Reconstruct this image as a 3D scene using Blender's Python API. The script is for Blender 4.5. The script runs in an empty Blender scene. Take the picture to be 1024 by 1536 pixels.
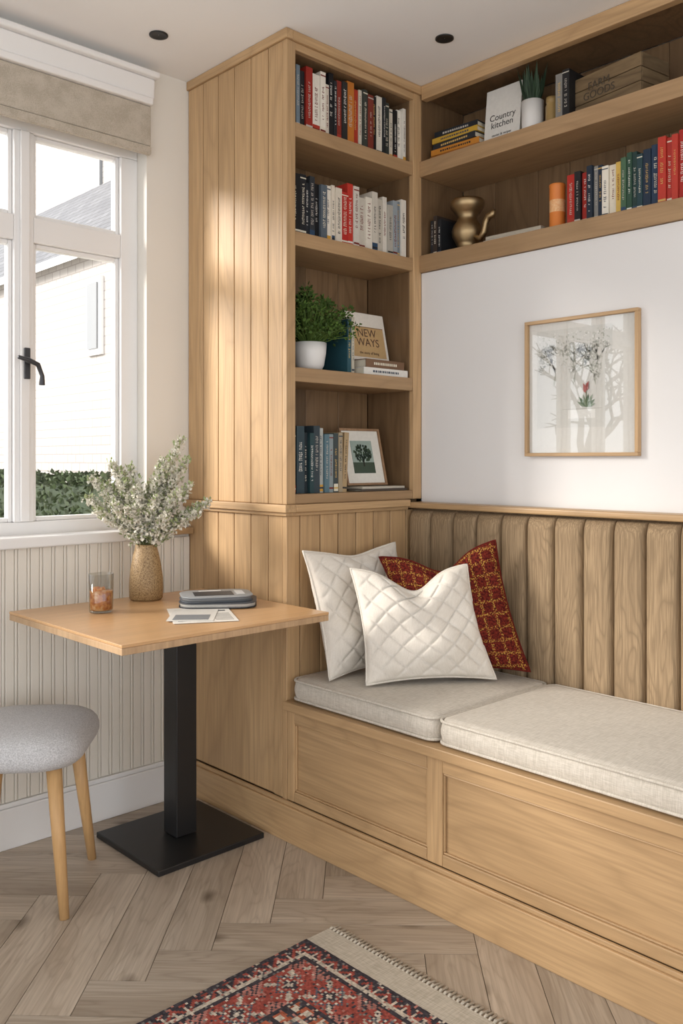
import bpy, bmesh, math, random
from mathutils import Vector, Matrix
R = random.Random(7)
sc = bpy.context.scene

# ---------------------------------------------------------------- helpers
def lin(h):
    if isinstance(h, str):
        h = h.lstrip('#'); c = [int(h[i:i+2], 16)/255 for i in (0, 2, 4)]
    else: c = h
    return tuple(((v/12.92) if v <= .04045 else ((v+.055)/1.055)**2.4) for v in c)

class MB:
    def __init__(s): s.v=[]; s.f=[]; s.m=[]; s.c=[]; s.s=[]; s.uv=[]
    def add(s, vs, fs, mat=0, col=(1,1,1), smooth=False, uvs=None, M=None):
        o=len(s.v)
        if M is not None: vs=[tuple(M@Vector(p)) for p in vs]
        s.v += [tuple(p) for p in vs]
        for k,f in enumerate(fs):
            s.f.append(tuple(i+o for i in f)); s.m.append(mat); s.c.append(col[k] if isinstance(col,list) else col); s.s.append(smooth)
            s.uv.append([uvs[i] for i in f] if uvs else [(0,0)]*len(f))
    def box(s,x0,x1,y0,y1,z0,z1,mat=0,col=(1,1,1),M=None):
        vs=[(x,y,z) for z in (z0,z1) for y in (y0,y1) for x in (x0,x1)]
        fs=[(0,2,3,1),(4,5,7,6),(0,1,5,4),(2,6,7,3),(0,4,6,2),(1,3,7,5)]
        s.add(vs,fs,mat,col,False,None,M)
    def lathe(s,prof,c,seg=24,mat=0,col=(1,1,1),M=None,cap=True,smooth=True):
        vs=[];fs=[]
        for r,z in prof:
            for i in range(seg):
                a=2*math.pi*i/seg; vs.append((c[0]+r*math.cos(a),c[1]+r*math.sin(a),c[2]+z))
        for k in range(len(prof)-1):
            for i in range(seg):
                j=(i+1)%seg; fs.append((k*seg+i,k*seg+j,(k+1)*seg+j,(k+1)*seg+i))
        s.add(vs,fs,mat,col,smooth,None,M)
        if cap:
            n=len(prof)-1
            o=[vs[i] for i in range(seg)]; s.add(o,[tuple(range(seg))],mat,col,False,None,M)
            o=[vs[n*seg+i] for i in range(seg)]; s.add(o,[tuple(range(seg))],mat,col,False,None,M)
    def tube(s,pts,rad,seg=8,mat=0,col=(1,1,1),cap=True,closed=False):
        pts=[Vector(p) for p in pts]; n=len(pts)
        if not hasattr(rad,'__len__'): rad=[rad]*n
        vs=[];fs=[]; ref=None
        for k,p in enumerate(pts):
            a=pts[(k-1)%n] if (k>0 or closed) else p
            b=pts[(k+1)%n] if (k<n-1 or closed) else p
            t=(b-a).normalized()
            if ref is None: ref=Vector((0,0,1)) if abs(t.z)<.9 else Vector((1,0,0))
            x=t.cross(ref)
            if x.length<1e-4: x=t.orthogonal()
            x.normalize(); y=x.cross(t).normalized(); ref=y
            for i in range(seg):
                q=2*math.pi*i/seg; vs.append(p+(x*math.cos(q)+y*math.sin(q))*rad[k])
        for k in range(n if closed else n-1):
            k2=(k+1)%n
            for i in range(seg):
                j=(i+1)%seg; fs.append((k*seg+i,k*seg+j,k2*seg+j,k2*seg+i))
        if cap and not closed:
            fs.append(tuple(range(seg))); fs.append(tuple((n-1)*seg+i for i in range(seg)))
        s.add(vs,fs,mat,col,True)
    def stack(s,outline,prof,mat=0,col=(1,1,1),M=None):
        vs=[];fs=[];n=None
        for ins,z in prof:
            o=outline(ins); n=len(o); vs+=[(x,y,z) for x,y in o]
        for k in range(len(prof)-1):
            for i in range(n):
                j=(i+1)%n; fs.append((k*n+i,k*n+j,(k+1)*n+j,(k+1)*n+i))
        fs.append(tuple(range(n))); fs.append(tuple((len(prof)-1)*n+i for i in range(n)))
        s.add(vs,fs,mat,col,True,None,M)
    def leaf(s,p,d,up,L,W,mat=0,col=(1,1,1),fold=.25):
        p=Vector(p); d=Vector(d).normalized(); u=Vector(up)
        x=d.cross(u)
        if x.length<1e-4: x=d.orthogonal()
        x.normalize(); n=x.cross(d).normalized()
        vs=[p,p+d*L*.45+x*W+n*W*fold,p+d*L,p+d*L*.45-x*W+n*W*fold,p+d*L*.5]
        s.add(vs,[(0,1,4),(1,2,4),(2,3,4),(3,0,4)],mat,col,False)
    def build(s,name,mats,bevel=0,seg=2,parent=None,normals=True,autos=False):
        me=bpy.data.meshes.new(name); me.from_pydata(s.v,[],s.f)
        for m in mats: me.materials.append(m)
        ca=me.color_attributes.new('Col','FLOAT_COLOR','CORNER')
        ul=me.uv_layers.new(name='UVMap')
        cols=[];uvs=[]
        for k,f in enumerate(s.f):
            cc=s.c[k]
            for q in range(len(f)):
                cols+= [cc[0],cc[1],cc[2],1.0]; uvs+=list(s.uv[k][q])
        ca.data.foreach_set('color',cols); ul.data.foreach_set('uv',uvs)
        me.polygons.foreach_set('material_index',s.m); me.polygons.foreach_set('use_smooth',s.s)
        me.update()
        if normals:
            bm=bmesh.new(); bm.from_mesh(me); bmesh.ops.recalc_face_normals(bm,faces=bm.faces); bm.to_mesh(me); bm.free()
        ob=bpy.data.objects.new(name,me); sc.collection.objects.link(ob)
        if bevel>0:
            b=ob.modifiers.new('bev','BEVEL'); b.width=bevel; b.segments=seg; b.limit_method='ANGLE'; b.angle_limit=math.radians(40)
        if parent: ob.parent=parent
        return ob

def rrect(x0,x1,y0,y1,r,n=6):
    def f(ins):
        a,b,c,d=x0+ins,x1-ins,y0+ins,y1-ins; rr=max(r-ins*.5,.002); o=[]
        for cx,cy,st in ((b-rr,d-rr,0),(a+rr,d-rr,90),(a+rr,c+rr,180),(b-rr,c+rr,270)):
            for k in range(n+1):
                q=math.radians(st+90*k/n); o.append((cx+rr*math.cos(q),cy+rr*math.sin(q)))
        return o
    return f

def Empty(name):
    e=bpy.data.objects.new(name,None); e.empty_display_size=.1; sc.collection.objects.link(e); return e

# ---------------------------------------------------------------- materials
class NT:
    def __init__(s,name):
        s.mat=bpy.data.materials.new(name); s.mat.use_nodes=True; s.t=s.mat.node_tree; s.b=s.t.nodes['Principled BSDF']; s.out=s.t.nodes['Material Output']
    def n(s,typ,**k):
        nd=s.t.nodes.new(typ)
        for a,v in k.items():
            if a in nd.inputs: nd.inputs[a].default_value=v
            else: setattr(nd,a,v)
        return nd
    def l(s,a,b): s.t.links.new(a,b)
    def math(s,op,a,b=None):
        m=s.t.nodes.new('ShaderNodeMath'); m.operation=op
        for i,v in enumerate((a,b)):
            if v is None: continue
            if isinstance(v,(int,float)): m.inputs[i].default_value=v
            else: s.l(v,m.inputs[i])
        return m.outputs[0]
    def mix(s,f,a,b,mode='MIX'):
        m=s.t.nodes.new('ShaderNodeMix'); m.data_type='RGBA'; m.blend_type=mode
        for i,v in ((0,f),(6,a),(7,b)):
            if isinstance(v,(int,float)): m.inputs[i].default_value=v
            elif isinstance(v,tuple): m.inputs[i].default_value=(*v[:3],1)
            else: s.l(v,m.inputs[i])
        return m.outputs[2]
    def noise(s,vec,scale,detail=3,dist=0,rough=.5):
        n=s.t.nodes.new('ShaderNodeTexNoise'); n.inputs['Scale'].default_value=scale; n.inputs['Detail'].default_value=detail
        n.inputs['Distortion'].default_value=dist; n.inputs['Roughness'].default_value=rough
        if vec is not None: s.l(vec,n.inputs['Vector'])
        return n.outputs['Fac']
    def ramp(s,f,stops):
        r=s.t.nodes.new('ShaderNodeValToRGB'); e=r.color_ramp.elements
        while len(e)<len(stops): e.new(.5)
        for i,(p,c) in enumerate(stops): e[i].position=p; e[i].color=(*c,1) if len(c)==3 else c
        s.l(f,r.inputs[0]); return r.outputs[0]
    def bump(s,h,st=.3,d=.002):
        b=s.t.nodes.new('ShaderNodeBump'); b.inputs['Strength'].default_value=st; b.inputs['Distance'].default_value=d
        s.l(h,b.inputs['Height']); s.l(b.outputs[0],s.b.inputs['Normal'])
    def mapping(s,vec,scale=(1,1,1),loc=(0,0,0),rot=(0,0,0)):
        m=s.t.nodes.new('ShaderNodeMapping'); m.inputs['Scale'].default_value=scale; m.inputs['Location'].default_value=loc; m.inputs['Rotation'].default_value=rot
        s.l(vec,m.inputs['Vector']); return m.outputs[0]
    def coord(s,k='Object'):
        return s.t.nodes.new('ShaderNodeTexCoord').outputs[k]

def wood(name,axis,light,dark,rough=.42,rnd=.16,rings=.35,uv=False,fine=.35,scale=1.0,knots=0.0,freq=15.0,bump=.12):
    t=NT(name); co=t.coord('UV' if uv else 'Object')
    g=t.n('ShaderNodeNewGeometry'); ri=g.outputs['Random Per Island']
    cb=t.n('ShaderNodeCombineXYZ'); 
    for i,k in enumerate((13.1,7.7,19.3)): t.l(t.math('MULTIPLY',ri,k),cb.inputs[i])
    va=t.n('ShaderNodeVectorMath',operation='ADD'); t.l(co,va.inputs[0]); t.l(cb.outputs[0],va.inputs[1])
    def sc_(al): 
        v=[scale]*3; v[axis]=al*scale; return tuple(v)
    mA=t.mapping(va.outputs[0],sc_(.16)); mB=t.mapping(va.outputs[0],sc_(.03))
    nA=t.noise(mA,4.0,2,.3,.4); nB=t.noise(mB,120,3,0,.6); nC=t.noise(mA,14,3,.4)
    ring=t.math('PINGPONG',t.math('MULTIPLY',nA,freq),.5)
    ring=t.math('MULTIPLY',ring,2.0)
    c=t.mix(nC,dark,light)
    fac=t.math('MULTIPLY',t.math('POWER',ring,3.0),rings)
    c=t.mix(fac,c,tuple(v*.70 for v in dark))
    ff=t.ramp(nB,[(.38,(0,0,0)),(.62,(1,1,1))])
    c=t.mix(t.math('MULTIPLY',t.math('SUBTRACT',1.0,ff),fine),c,tuple(v*.74 for v in dark))
    if knots>0:
        mk=t.mapping(va.outputs[0],sc_(.5)); vo=t.n('ShaderNodeTexVoronoi'); vo.inputs['Scale'].default_value=2.6; t.l(mk,vo.inputs['Vector'])
        kk=t.ramp(vo.outputs['Distance'],[(.02,(1,1,1)),(.09,(0,0,0))])
        c=t.mix(t.math('MULTIPLY',kk,knots),c,tuple(v*.35 for v in dark))
    hs=t.n('ShaderNodeHueSaturation'); t.l(c,hs.inputs['Color'])
    t.l(t.math('ADD',1-rnd/2,t.math('MULTIPLY',ri,rnd)),hs.inputs['Value'])
    t.l(hs.outputs[0],t.b.inputs['Base Color']); t.b.inputs['Roughness'].default_value=rough
    t.b.inputs['Specular IOR Level'].default_value=.4
    t.bump(nB,bump,.001)
    return t.mat

def plain(name,col,rough=.6,var=.04,nscale=6,bump=0,bscale=200,metal=0,spec=.5):
    t=NT(name); co=t.coord()
    n=t.noise(co,nscale,3)
    c=t.mix(n,tuple(v*(1-var) for v in col),tuple(min(1,v*(1+var)) for v in col))
    t.l(c,t.b.inputs['Base Color']); t.b.inputs['Roughness'].default_value=rough; t.b.inputs['Metallic'].default_value=metal
    t.b.inputs['Specular IOR Level'].default_value=spec
    if bump: t.bump(t.noise(co,bscale,3),bump,.002)
    return t.mat

def fabric(name,c1,c2,scale=500,bump=.4,rough=.95,big=.10,el=.08):
    t=NT(name); co=t.coord()
    a=t.noise(t.mapping(co,(1,el,1)),scale,2); b=t.noise(t.mapping(co,(el,1,el)),scale,2)
    m=t.math('MULTIPLY',t.math('ADD',a,b),.5)
    f=t.ramp(m,[(.4,(0,0,0)),(.6,(1,1,1))])
    c=t.mix(f,c2,c1)
    bg_=t.noise(co,5,2); c=t.mix(t.math('MULTIPLY',bg_,big),c,tuple(v*.8 for v in c1))
    t.l(c,t.b.inputs['Base Color']); t.b.inputs['Roughness'].default_value=rough; t.b.inputs['Specular IOR Level'].default_value=.15
    t.b.inputs['Sheen Weight'].default_value=.10
    t.bump(m,bump,.002); return t.mat

def vcol(name,rough=.55,spec=.4,nz=.1,nscale=60,bump=0):
    t=NT(name); a=t.n('ShaderNodeVertexColor'); a.layer_name='Col'
    n=t.noise(t.coord(),nscale,3)
    c=t.mix(t.math('MULTIPLY',n,nz*2),a.outputs[0],(0,0,0))
    t.l(c,t.b.inputs['Base Color']); t.b.inputs['Roughness'].default_value=rough; t.b.inputs['Specular IOR Level'].default_value=spec
    if bump: t.bump(n,bump,.003)
    return t.mat

OL=(.60,.40,.215); OD=(.465,.295,.148)
oak=[wood('oak_grain_%s'%'xyz'[i],i,OL,OD,rings=.38,fine=.45) for i in range(3)]
IL=(.265,.165,.085); ID=(.16,.092,.045)  # same oak with lowered albedo: shade of the recesses put into the colour
oakin=wood('oak_interior_shaded',2,IL,ID,rings=.5,rnd=.4,knots=.5)
SL=(.48,.315,.17); SD=(.36,.225,.115)  # shelf boards: oak toned down, recess shade painted into the colour
shelfw=[wood('oak_shelf_shaded_%s'%'xyz'[i],i,SL,SD,rings=.35) for i in range(2)]
oaktable=wood('oak_tabletop',0,(.68,.425,.22),(.58,.335,.155),rough=.3,rings=.2,freq=9)
ply=wood('ply_edge',2,(.58,.40,.24),(.44,.28,.155),rough=.4)
white_wall=plain('paint_white',(.775,.765,.76),.8,.015,3,.05,300)
cream_wall=plain('paint_cream',(.79,.76,.70),.8,.015,3,.05,300)
ceil_m=plain('paint_ceiling',(.89,.885,.88),.85,.01)
bead_m=plain('paint_beadboard',(.79,.745,.665),.5,.02)
gloss_white=plain('paint_gloss_white',(.84,.83,.82),.35,.01)
black_m=plain('black_powdercoat',(.012,.012,.013),.42,.1,20,.05,400)
iron=plain('black_iron',(.06,.06,.065),.4,.1,metal=.6)
linen=fabric('linen_oatmeal',(.66,.61,.535),(.51,.465,.395),520)
blindm=fabric('blind_linen',(.53,.475,.40),(.42,.37,.30),300,big=0)
stoolf=fabric('stool_wool',(.64,.64,.65),(.42,.42,.43),420,el=.6)
whitecot=fabric('quilted_cotton',(.77,.72,.645),(.70,.65,.575),500,bump=.12)
backf=wood('ribbed_upholstery',2,(.43,.31,.185),(.29,.20,.115),rough=.85,rnd=.10,rings=.8,fine=.85,scale=2.4,freq=22,bump=.3)
bookm=vcol('book_cloth',.5,.4,.08,90)
leafm=vcol('foliage',.6,.3,.12,80)
ceram=plain('white_ceramic',(.80,.79,.77),.25,.01)
brass=plain('aged_brass',(.40,.29,.16),.42,.35,14,metal=1)

# floor planks
t=NT('herringbone_oak'); co=t.coord('UV'); g=t.n('ShaderNodeNewGeometry'); ri=g.outputs['Random Per Island']
cb=t.n('ShaderNodeCombineXYZ'); t.l(t.math('MULTIPLY',ri,31.0),cb.inputs[0]); t.l(t.math('MULTIPLY',ri,17.0),cb.inputs[1])
va=t.n('ShaderNodeVectorMath',operation='ADD'); t.l(co,va.inputs[0]); t.l(cb.outputs[0],va.inputs[1])
mA=t.mapping(va.outputs[0],(.16,1,1)); nA=t.noise(mA,8,3,.5); nB=t.noise(t.mapping(va.outputs[0],(.03,1,1)),130,3,0,.6)
c=t.ramp(nA,[(.3,(.37,.295,.225)),(.55,(.525,.44,.35)),(.75,(.62,.535,.44))])
ring=t.math('POWER',t.math('MULTIPLY',t.math('PINGPONG',t.math('MULTIPLY',nA,14.),.5),2.),3.)
c=t.mix(t.math('MULTIPLY',ring,.38),c,(.25,.19,.135))
ff=t.ramp(nB,[(.38,(1,1,1)),(.6,(0,0,0))]); c=t.mix(t.math('MULTIPLY',ff,.4),c,(.27,.215,.16))
vo=t.n('ShaderNodeTexVoronoi'); vo.voronoi_dimensions='2D'; vo.inputs['Scale'].default_value=3.4; t.l(t.mapping(va.outputs[0],(.7,1.2,1)),vo.inputs['Vector'])
kd=t.math('ADD',vo.outputs['Distance'],t.math('MULTIPLY',t.math('SUBTRACT',t.noise(va.outputs[0],25,3),.5),.06))
kk=t.ramp(kd,[(.02,(1,1,1)),(.11,(0,0,0))]); c=t.mix(t.math('MULTIPLY',kk,.75),c,(.10,.07,.045))
hs=t.n('ShaderNodeHueSaturation'); t.l(c,hs.inputs['Color']); t.l(t.math('ADD',.82,t.math('MULTIPLY',ri,.32)),hs.inputs['Value'])
t.l(hs.outputs[0],t.b.inputs['Base Color']); t.b.inputs['Roughness'].default_value=.42; t.bump(nB,.12,.001)
floorm=t.mat
groutm=plain('floor_gap',(.16,.125,.09),.9)

# glass
def thin_glass(name,f0=.04,tint=(1,1,1),rough=.0):
    t=NT(name); t.t.nodes.remove(t.b)
    tr=t.n('ShaderNodeBsdfTransparent'); tr.inputs[0].default_value=(*tint,1)
    gl=t.n('ShaderNodeBsdfGlossy'); gl.inputs['Roughness'].default_value=rough
    lw=t.n('ShaderNodeLayerWeight'); lw.inputs[0].default_value=.5
    fr=t.math('ADD',f0,t.math('MULTIPLY',t.math('POWER',lw.outputs['Facing'],5.0),1-f0))
    mx=t.n('ShaderNodeMixShader'); t.l(fr,mx.inputs[0]); t.l(tr.outputs[0],mx.inputs[1]); t.l(gl.outputs[0],mx.inputs[2]); t.l(mx.outputs[0],t.out.inputs[0])
    return t.mat
winglass=thin_glass('window_glass',.02)
picglass=thin_glass('picture_glass',.085,(.99,.99,.99),.01)
tumb=thin_glass('tumbler_glass_thin',.09,(.88,.89,.88))
drink=NT('amber_drink'); nn=drink.noise(drink.coord(),60,3); cc=drink.ramp(nn,[(.35,(.50,.11,.012)),(.5,(.82,.30,.05)),(.65,(.98,.60,.28))])
drink.l(cc,drink.b.inputs['Base Color']); drink.b.inputs['Roughness'].default_value=.12; drinkm=drink.mat

# ---------------------------------------------------------------- room dims
CX0,CX1=1.786,2.43      # tower x
TY,WY=2.137,2.694       # tower front, window wall
H=2.569
# floor
f=MB(); W=.13; n=5; c45=math.sqrt(.5)
def plank(x0,y0,dx,dy):
    gp=.0009; pts=[(x0+gp,y0+gp),(x0+dx-gp,y0+gp),(x0+dx-gp,y0+dy-gp),(x0+gp,y0+dy-gp)]
    w=[]
    for a,b in pts:
        X=(a+b)*c45+.05; Y=(a-b)*c45+.03; w.append((X,Y))
    cx=sum(p[0] for p in w)/4; cy=sum(p[1] for p in w)/4
    if cx<-2.5 or cx>2.75 or cy<-2.5 or cy>2.8: return
    if dx>dy: uv=[(0,0),(dx,0),(dx,dy),(0,dy)]
    else: uv=[(0,0),(0,dx),(dy,dx),(dy,0)]
    vs=[(p[0],p[1],0.0) for p in w]+[(p[0],p[1],-.01) for p in w]
    f.add(vs,[(0,1,2,3),(0,1,5,4),(1,2,6,5),(2,3,7,6),(3,0,4,7)],0,(1,1,1),False,uv+uv)
for k in range(-60,60):
    for m in range(-8,9):
        plank((k+2*n*m)*W,k*W,n*W,W)
        plank(k*W,(k-2*n+1+2*n*m)*W,W,n*W)
f.box(-3.0,3.1,-3.0,2.9,-.1,-.003,1)
f.build('floor',[floorm,groutm])
b=MB(); b.box(-3.0,3.1,-3.0,2.9,H,H+.1); b.build('ceiling',[ceil_m])
# window wall
ox0,ox1,oz0,oz1=-.70,1.615,.955,2.33
b=MB(); b.box(ox1,3.1,WY,WY+.2,0,H); b.box(-3.0,ox0,WY,WY+.2,0,H); b.box(ox0,ox1,WY,WY+.2,0,oz0-.03); b.box(ox0,ox1,WY,WY+.2,oz1,H)
b.build('wall_back',[cream_wall])
b=MB(); b.box(CX1,2.60,-3.0,TY,0,1.884); b.box(2.70,2.80,-3.0,WY,0,H); b.box(CX1,2.70,-3.0,-.23,1.884,H)
b.build('wall_right',[white_wall])
# beadboard
b=MB(); p=.0405; x=-2.9
b.box(-2.9,CX0-.002,WY-.010,WY-.001,.10,.9245)
while x<CX0-.004:
    x2=min(x+p,CX0-.002); m_=min(x+p*.72,x2-.0008)
    if m_-x>.004: b.box(x+.0008,m_,WY-.0145,WY-.0102,.14,.9245)
    if x2-m_>.005: b.box(m_+.0015,x2-.0012,WY-.0150,WY-.0102,.14,.9245)
    x+=p
b.build('trim_1',[bead_m],.0022,2)
b=MB(); b.box(-2.9,CX0-.026,WY-.030,WY-.0155,0,.125); b.box(-2.9,CX0-.002,WY-.024,WY-.0155,.1255,.14)
b.build('baseboard_back',[gloss_white],.003)
b=MB(); b.box(-1.2,1.699,WY-.045,WY+.06,.925,.96)
b.build('trim_2',[gloss_white],.006,3)
b=MB(); b.box(1.70,CX0-.001,WY-.04,WY-.001,.935,.958); b.build('trim_3',[oak[0]],.004)

# window
b=MB(); fy0,fy1=WY+.06,WY+.115
def bar(x0,x1,z0,z1,y0=fy0,y1=fy1): b.box(x0,x1,y0,y1,z0,z1)
bar(ox0,ox1,oz0-.03,1.0); bar(ox0,ox1,2.26,oz1)
lights=[(1.235,1.549),(.855,1.169),(.475,.789),(.095,.409),(-.285,.029),(-.66,-.351)]
edges=[ox1]
for a,c_ in lights: 
    edges.append(c_); edges.append(a)
edges.append(ox0)
for i in range(0,len(edges),2):
    bar(edges[i+1],edges[i],1.0002,2.2598)
for a,c_ in lights:
    bar(a+.0002,c_-.0002,1.906,1.987,fy0+.001,fy1-.001)
    for z0,z1 in ((1.0003,1.9058),(1.9872,2.2597)):
        w=.014
        for q in ((a+.0002,a+w,z0,z1),(c_-w,c_-.0002,z0,z1),(a+w+.0002,c_-w-.0002,z0,z0+w),(a+w+.0002,c_-w-.0002,z1-w,z1)): bar(*q,y0=fy0+.015,y1=fy1-.01)
for a,c_ in lights[1:]:
    b.box(c_+.018,c_+.048,fy0-.012,fy0-.0002,1.002,2.258)
e=Empty('window_1')
b.build('frame',[gloss_white],.003,2,e)
b=MB()
for a,c_ in lights: b.box(a+.002,c_-.002,WY+.085,WY+.089,1.002,2.258)
b.build('glass',[winglass],0,2,e)
b=MB(); hx=1.205
b.box(hx-.010,hx+.010,fy0-.020,fy0-.0125,1.46,1.56); b.tube([(hx,fy0-.018,1.515),(hx,fy0-.05,1.515)],.007,10)
b.tube([(hx-.045,fy0-.05,1.525),(hx-.01,fy0-.052,1.517),(hx+.02,fy0-.052,1.505),(hx+.035,fy0-.05,1.47),(hx+.034,fy0-.05,1.44)],[.006,.008,.008,.007,.010],10)
b.build('handle',[iron],.002,2,e)
b=MB()
bx0,bx1=-.78,1.612
b.box(bx0,bx1,WY-.035,WY-.022,2.286,2.424)
b.box(bx0,bx1,WY-.038,WY-.020,2.256,2.285)
b.build('roman_blind',[blindm],.004)
b=MB(); b.box(-.86,1.615,WY-.05,WY-.001,2.425,2.4498); b.box(-.86,1.625,WY-.04,WY-.001,2.45,2.5198); b.box(-.86,1.635,WY-.06,WY-.001,2.52,2.54)
b.build('trim_4',[gloss_white],.006,3)

# ---------------------------------------------------------------- tower bookcase
b=MB()
S0=TY+.0222
ys=[S0,2.231,2.323,2.415,2.507,2.599,WY-.001]
for i in range(6):
    g0=0 if i==0 else .0018
    b.box(CX0,CX0+.02,ys[i]+g0,ys[i+1]-.0018,1.0585,H-.0325,2)
    b.box(CX0,CX0+.02,ys[i]+g0,ys[i+1]-.0018,.70,1.0215,2)
b.box(CX0+.004,CX0+.02,2.2002,WY-.001,.1255,.6995,2); b.box(CX0,CX0+.02,S0,2.20,.1255,.6995,2)
b.box(CX0-.008,CX0+.02,TY-.008,WY-.001,H-.032,H-.001,1)
b.box(CX0+.0202,CX1,TY-.008,TY+.03,H-.032,H-.001,0)
for z0,z1,pr in ((1.034,1.058,.024),(1.022,1.0338,.012)):
    b.box(CX0-pr,CX0+.02,TY-pr,WY-.001,z0,z1,1)
    b.box(CX0+.0202,2.3445,TY-pr,TY+.02,z0,z1,0)
b.box(CX0,1.823,TY,TY+.022,1.0585,H-.0325,2); b.box(2.386,CX1-.0005,TY,TY+.022,1.0585,H-.0325,2)
b.box(1.8232,2.3858,TY+.001,TY+.0218,2.512,H-.0325,0)
IB=2.372
xs=[1.8235,1.93,2.07,2.23,2.3855]
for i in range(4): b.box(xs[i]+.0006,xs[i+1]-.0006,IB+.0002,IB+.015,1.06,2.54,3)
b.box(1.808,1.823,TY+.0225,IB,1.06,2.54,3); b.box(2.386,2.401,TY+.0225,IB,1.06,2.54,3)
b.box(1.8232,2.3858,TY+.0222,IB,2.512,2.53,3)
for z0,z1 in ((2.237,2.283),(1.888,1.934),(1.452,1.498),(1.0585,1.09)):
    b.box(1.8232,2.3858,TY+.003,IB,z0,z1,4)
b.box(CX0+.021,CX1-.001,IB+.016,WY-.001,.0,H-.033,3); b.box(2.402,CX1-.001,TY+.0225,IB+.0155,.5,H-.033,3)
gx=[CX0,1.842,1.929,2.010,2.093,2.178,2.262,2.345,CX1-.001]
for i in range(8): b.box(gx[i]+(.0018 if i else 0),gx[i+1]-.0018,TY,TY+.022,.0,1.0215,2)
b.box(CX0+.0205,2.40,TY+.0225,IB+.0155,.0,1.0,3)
b.build('bookcase',[oak[0],oak[1],oak[2],oakin,shelfw[0]],.0022,2)

# overhead wall shelf (recessed niche)
b=MB(); FX=CX1-.012; BX=2.672; YE=-.2
b.box(FX,BX-.0005,YE,TY-.0003,1.886,1.948,4); b.box(FX,BX-.0005,YE,TY-.0003,2.235,2.292,4)
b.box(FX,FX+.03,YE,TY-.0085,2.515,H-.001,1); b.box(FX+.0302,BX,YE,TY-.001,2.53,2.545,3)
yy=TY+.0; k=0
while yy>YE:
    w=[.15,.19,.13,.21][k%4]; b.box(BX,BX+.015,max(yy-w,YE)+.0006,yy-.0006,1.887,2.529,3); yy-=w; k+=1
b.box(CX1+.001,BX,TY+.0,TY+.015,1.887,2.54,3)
b.box(FX,BX,YE-.02,YE-.0002,1.886,2.56,2)
b.build('wall_shelf',[oak[0],oak[1],oak[2],oakin,shelfw[1]],.0022,2)

# bench
b=MB(); BE=-.2
BX0=CX0
b.box(BX0-.018,2.428,BE,TY-.002,.4122,.44,1)
for a,c_,z0,z1 in ((1.4985,1.552,.1255,.412),(2.101,TY-.002,.1255,.412),(.30,.36,.1255,.412),(BE,BE+.06,.1255,.412)):
    b.box(BX0,BX0+.022,a,c_,z0,z1,2)
for a,c_ in ((1.5522,2.1008),(.3602,1.4983),(BE+.0602,.2998)):
    b.box(BX0,BX0+.022,a,c_,.372,.412,1); b.box(BX0,BX0+.022,a,c_,.1255,.158,1)
    b.box(BX0+.012,BX0+.02,a,c_,.1585,.3715,1)
    for q in ((a,c_,.366,.3717),(a,c_,.1583,.1635)): b.box(BX0+.004,BX0+.0118,q[0],q[1],q[2],q[3],1)
    b.box(BX0+.004,BX0+.0118,a,a+.006,.1637,.3658,2); b.box(BX0+.004,BX0+.0118,c_-.006,c_,.1637,.3658,2)
b.box(BX0-.016,BX0+.0,BE,WY-.032,.0,.112,1); b.box(BX0-.010,BX0-.0002,BE,WY-.032,.1122,.125,1); b.box(BX0+.0002,BX0+.0198,BE,TY-.003,.0,.112,1)
b.box(BX0+.023,2.428,BE,TY-.003,0,.4118,3)
b.build('banquette_bench',[oak[0],oak[1],oak[2],oakin],.0025,2)

# backrest : channel tufted
b=MB(); pw=.101; y=TY-.004; k=0
while y>BE+.02:
    y0=y-pw
    nu,nv=16,18; vs=[];fs=[]
    z0,z1=.445,1.022
    for j in range(nv+1):
        v=1-(1-j/nv)**1.6; zz=z0+(z1-z0)*v
        tp=1.0
        if v>.92: tp=math.sqrt(max(0,1-((v-.92)/.08)**2))
        for i in range(nu+1):
            u=math.sin((-1+2*i/nu)*math.pi/2); dep=.030*(1-abs(u)**7)**.55 if abs(u)<.9999 else 0
            vs.append((2.386-.010*tp-dep*(.15+.85*tp),y0+pw*(u+1)/2,zz))
    for j in range(nv):
        for i in range(nu):
            a=j*(nu+1)+i; fs.append((a,a+1,a+nu+2,a+nu+1))
    b.add(vs,fs,0,(1,1,1),True); y-=pw; k+=1
b.box(2.387,2.428,BE,TY-.003,.445,1.024,0)
b.build('channel_tufted_backrest',[backf],0)
b=MB(); b.box(2.345,CX1-.001,BE,TY-.001,1.028,1.048,0); b.build('trim_5',[oak[1]],.006,3)

# seat cushions
def cushion(y0,y1,name):
    b=MB(); x0,x1=BX0+.008,2.336; z0=.441; z1=.512; o=rrect(x0,x1,y0,y1,.03)
    b.stack(o,[(.03,z0),(.006,z0+.002),(.0,z0+.010),(-.004,z0+.03),(-.004,z1-.03),(0,z1-.010),(.006,z1-.002),(.03,z1+.001),(.09,z1+.004),(.17,z1+.006)])
    for z in (z0+.008,z1-.006):
        b.tube([(p[0],p[1],z) for p in o(-.002)],.0042,8,0,closed=True)
    b.build(name,[linen],0)
cushion(1.533,2.12,'seat_cushion'); cushion(.36,1.520,'seat_cushion'); 

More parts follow.
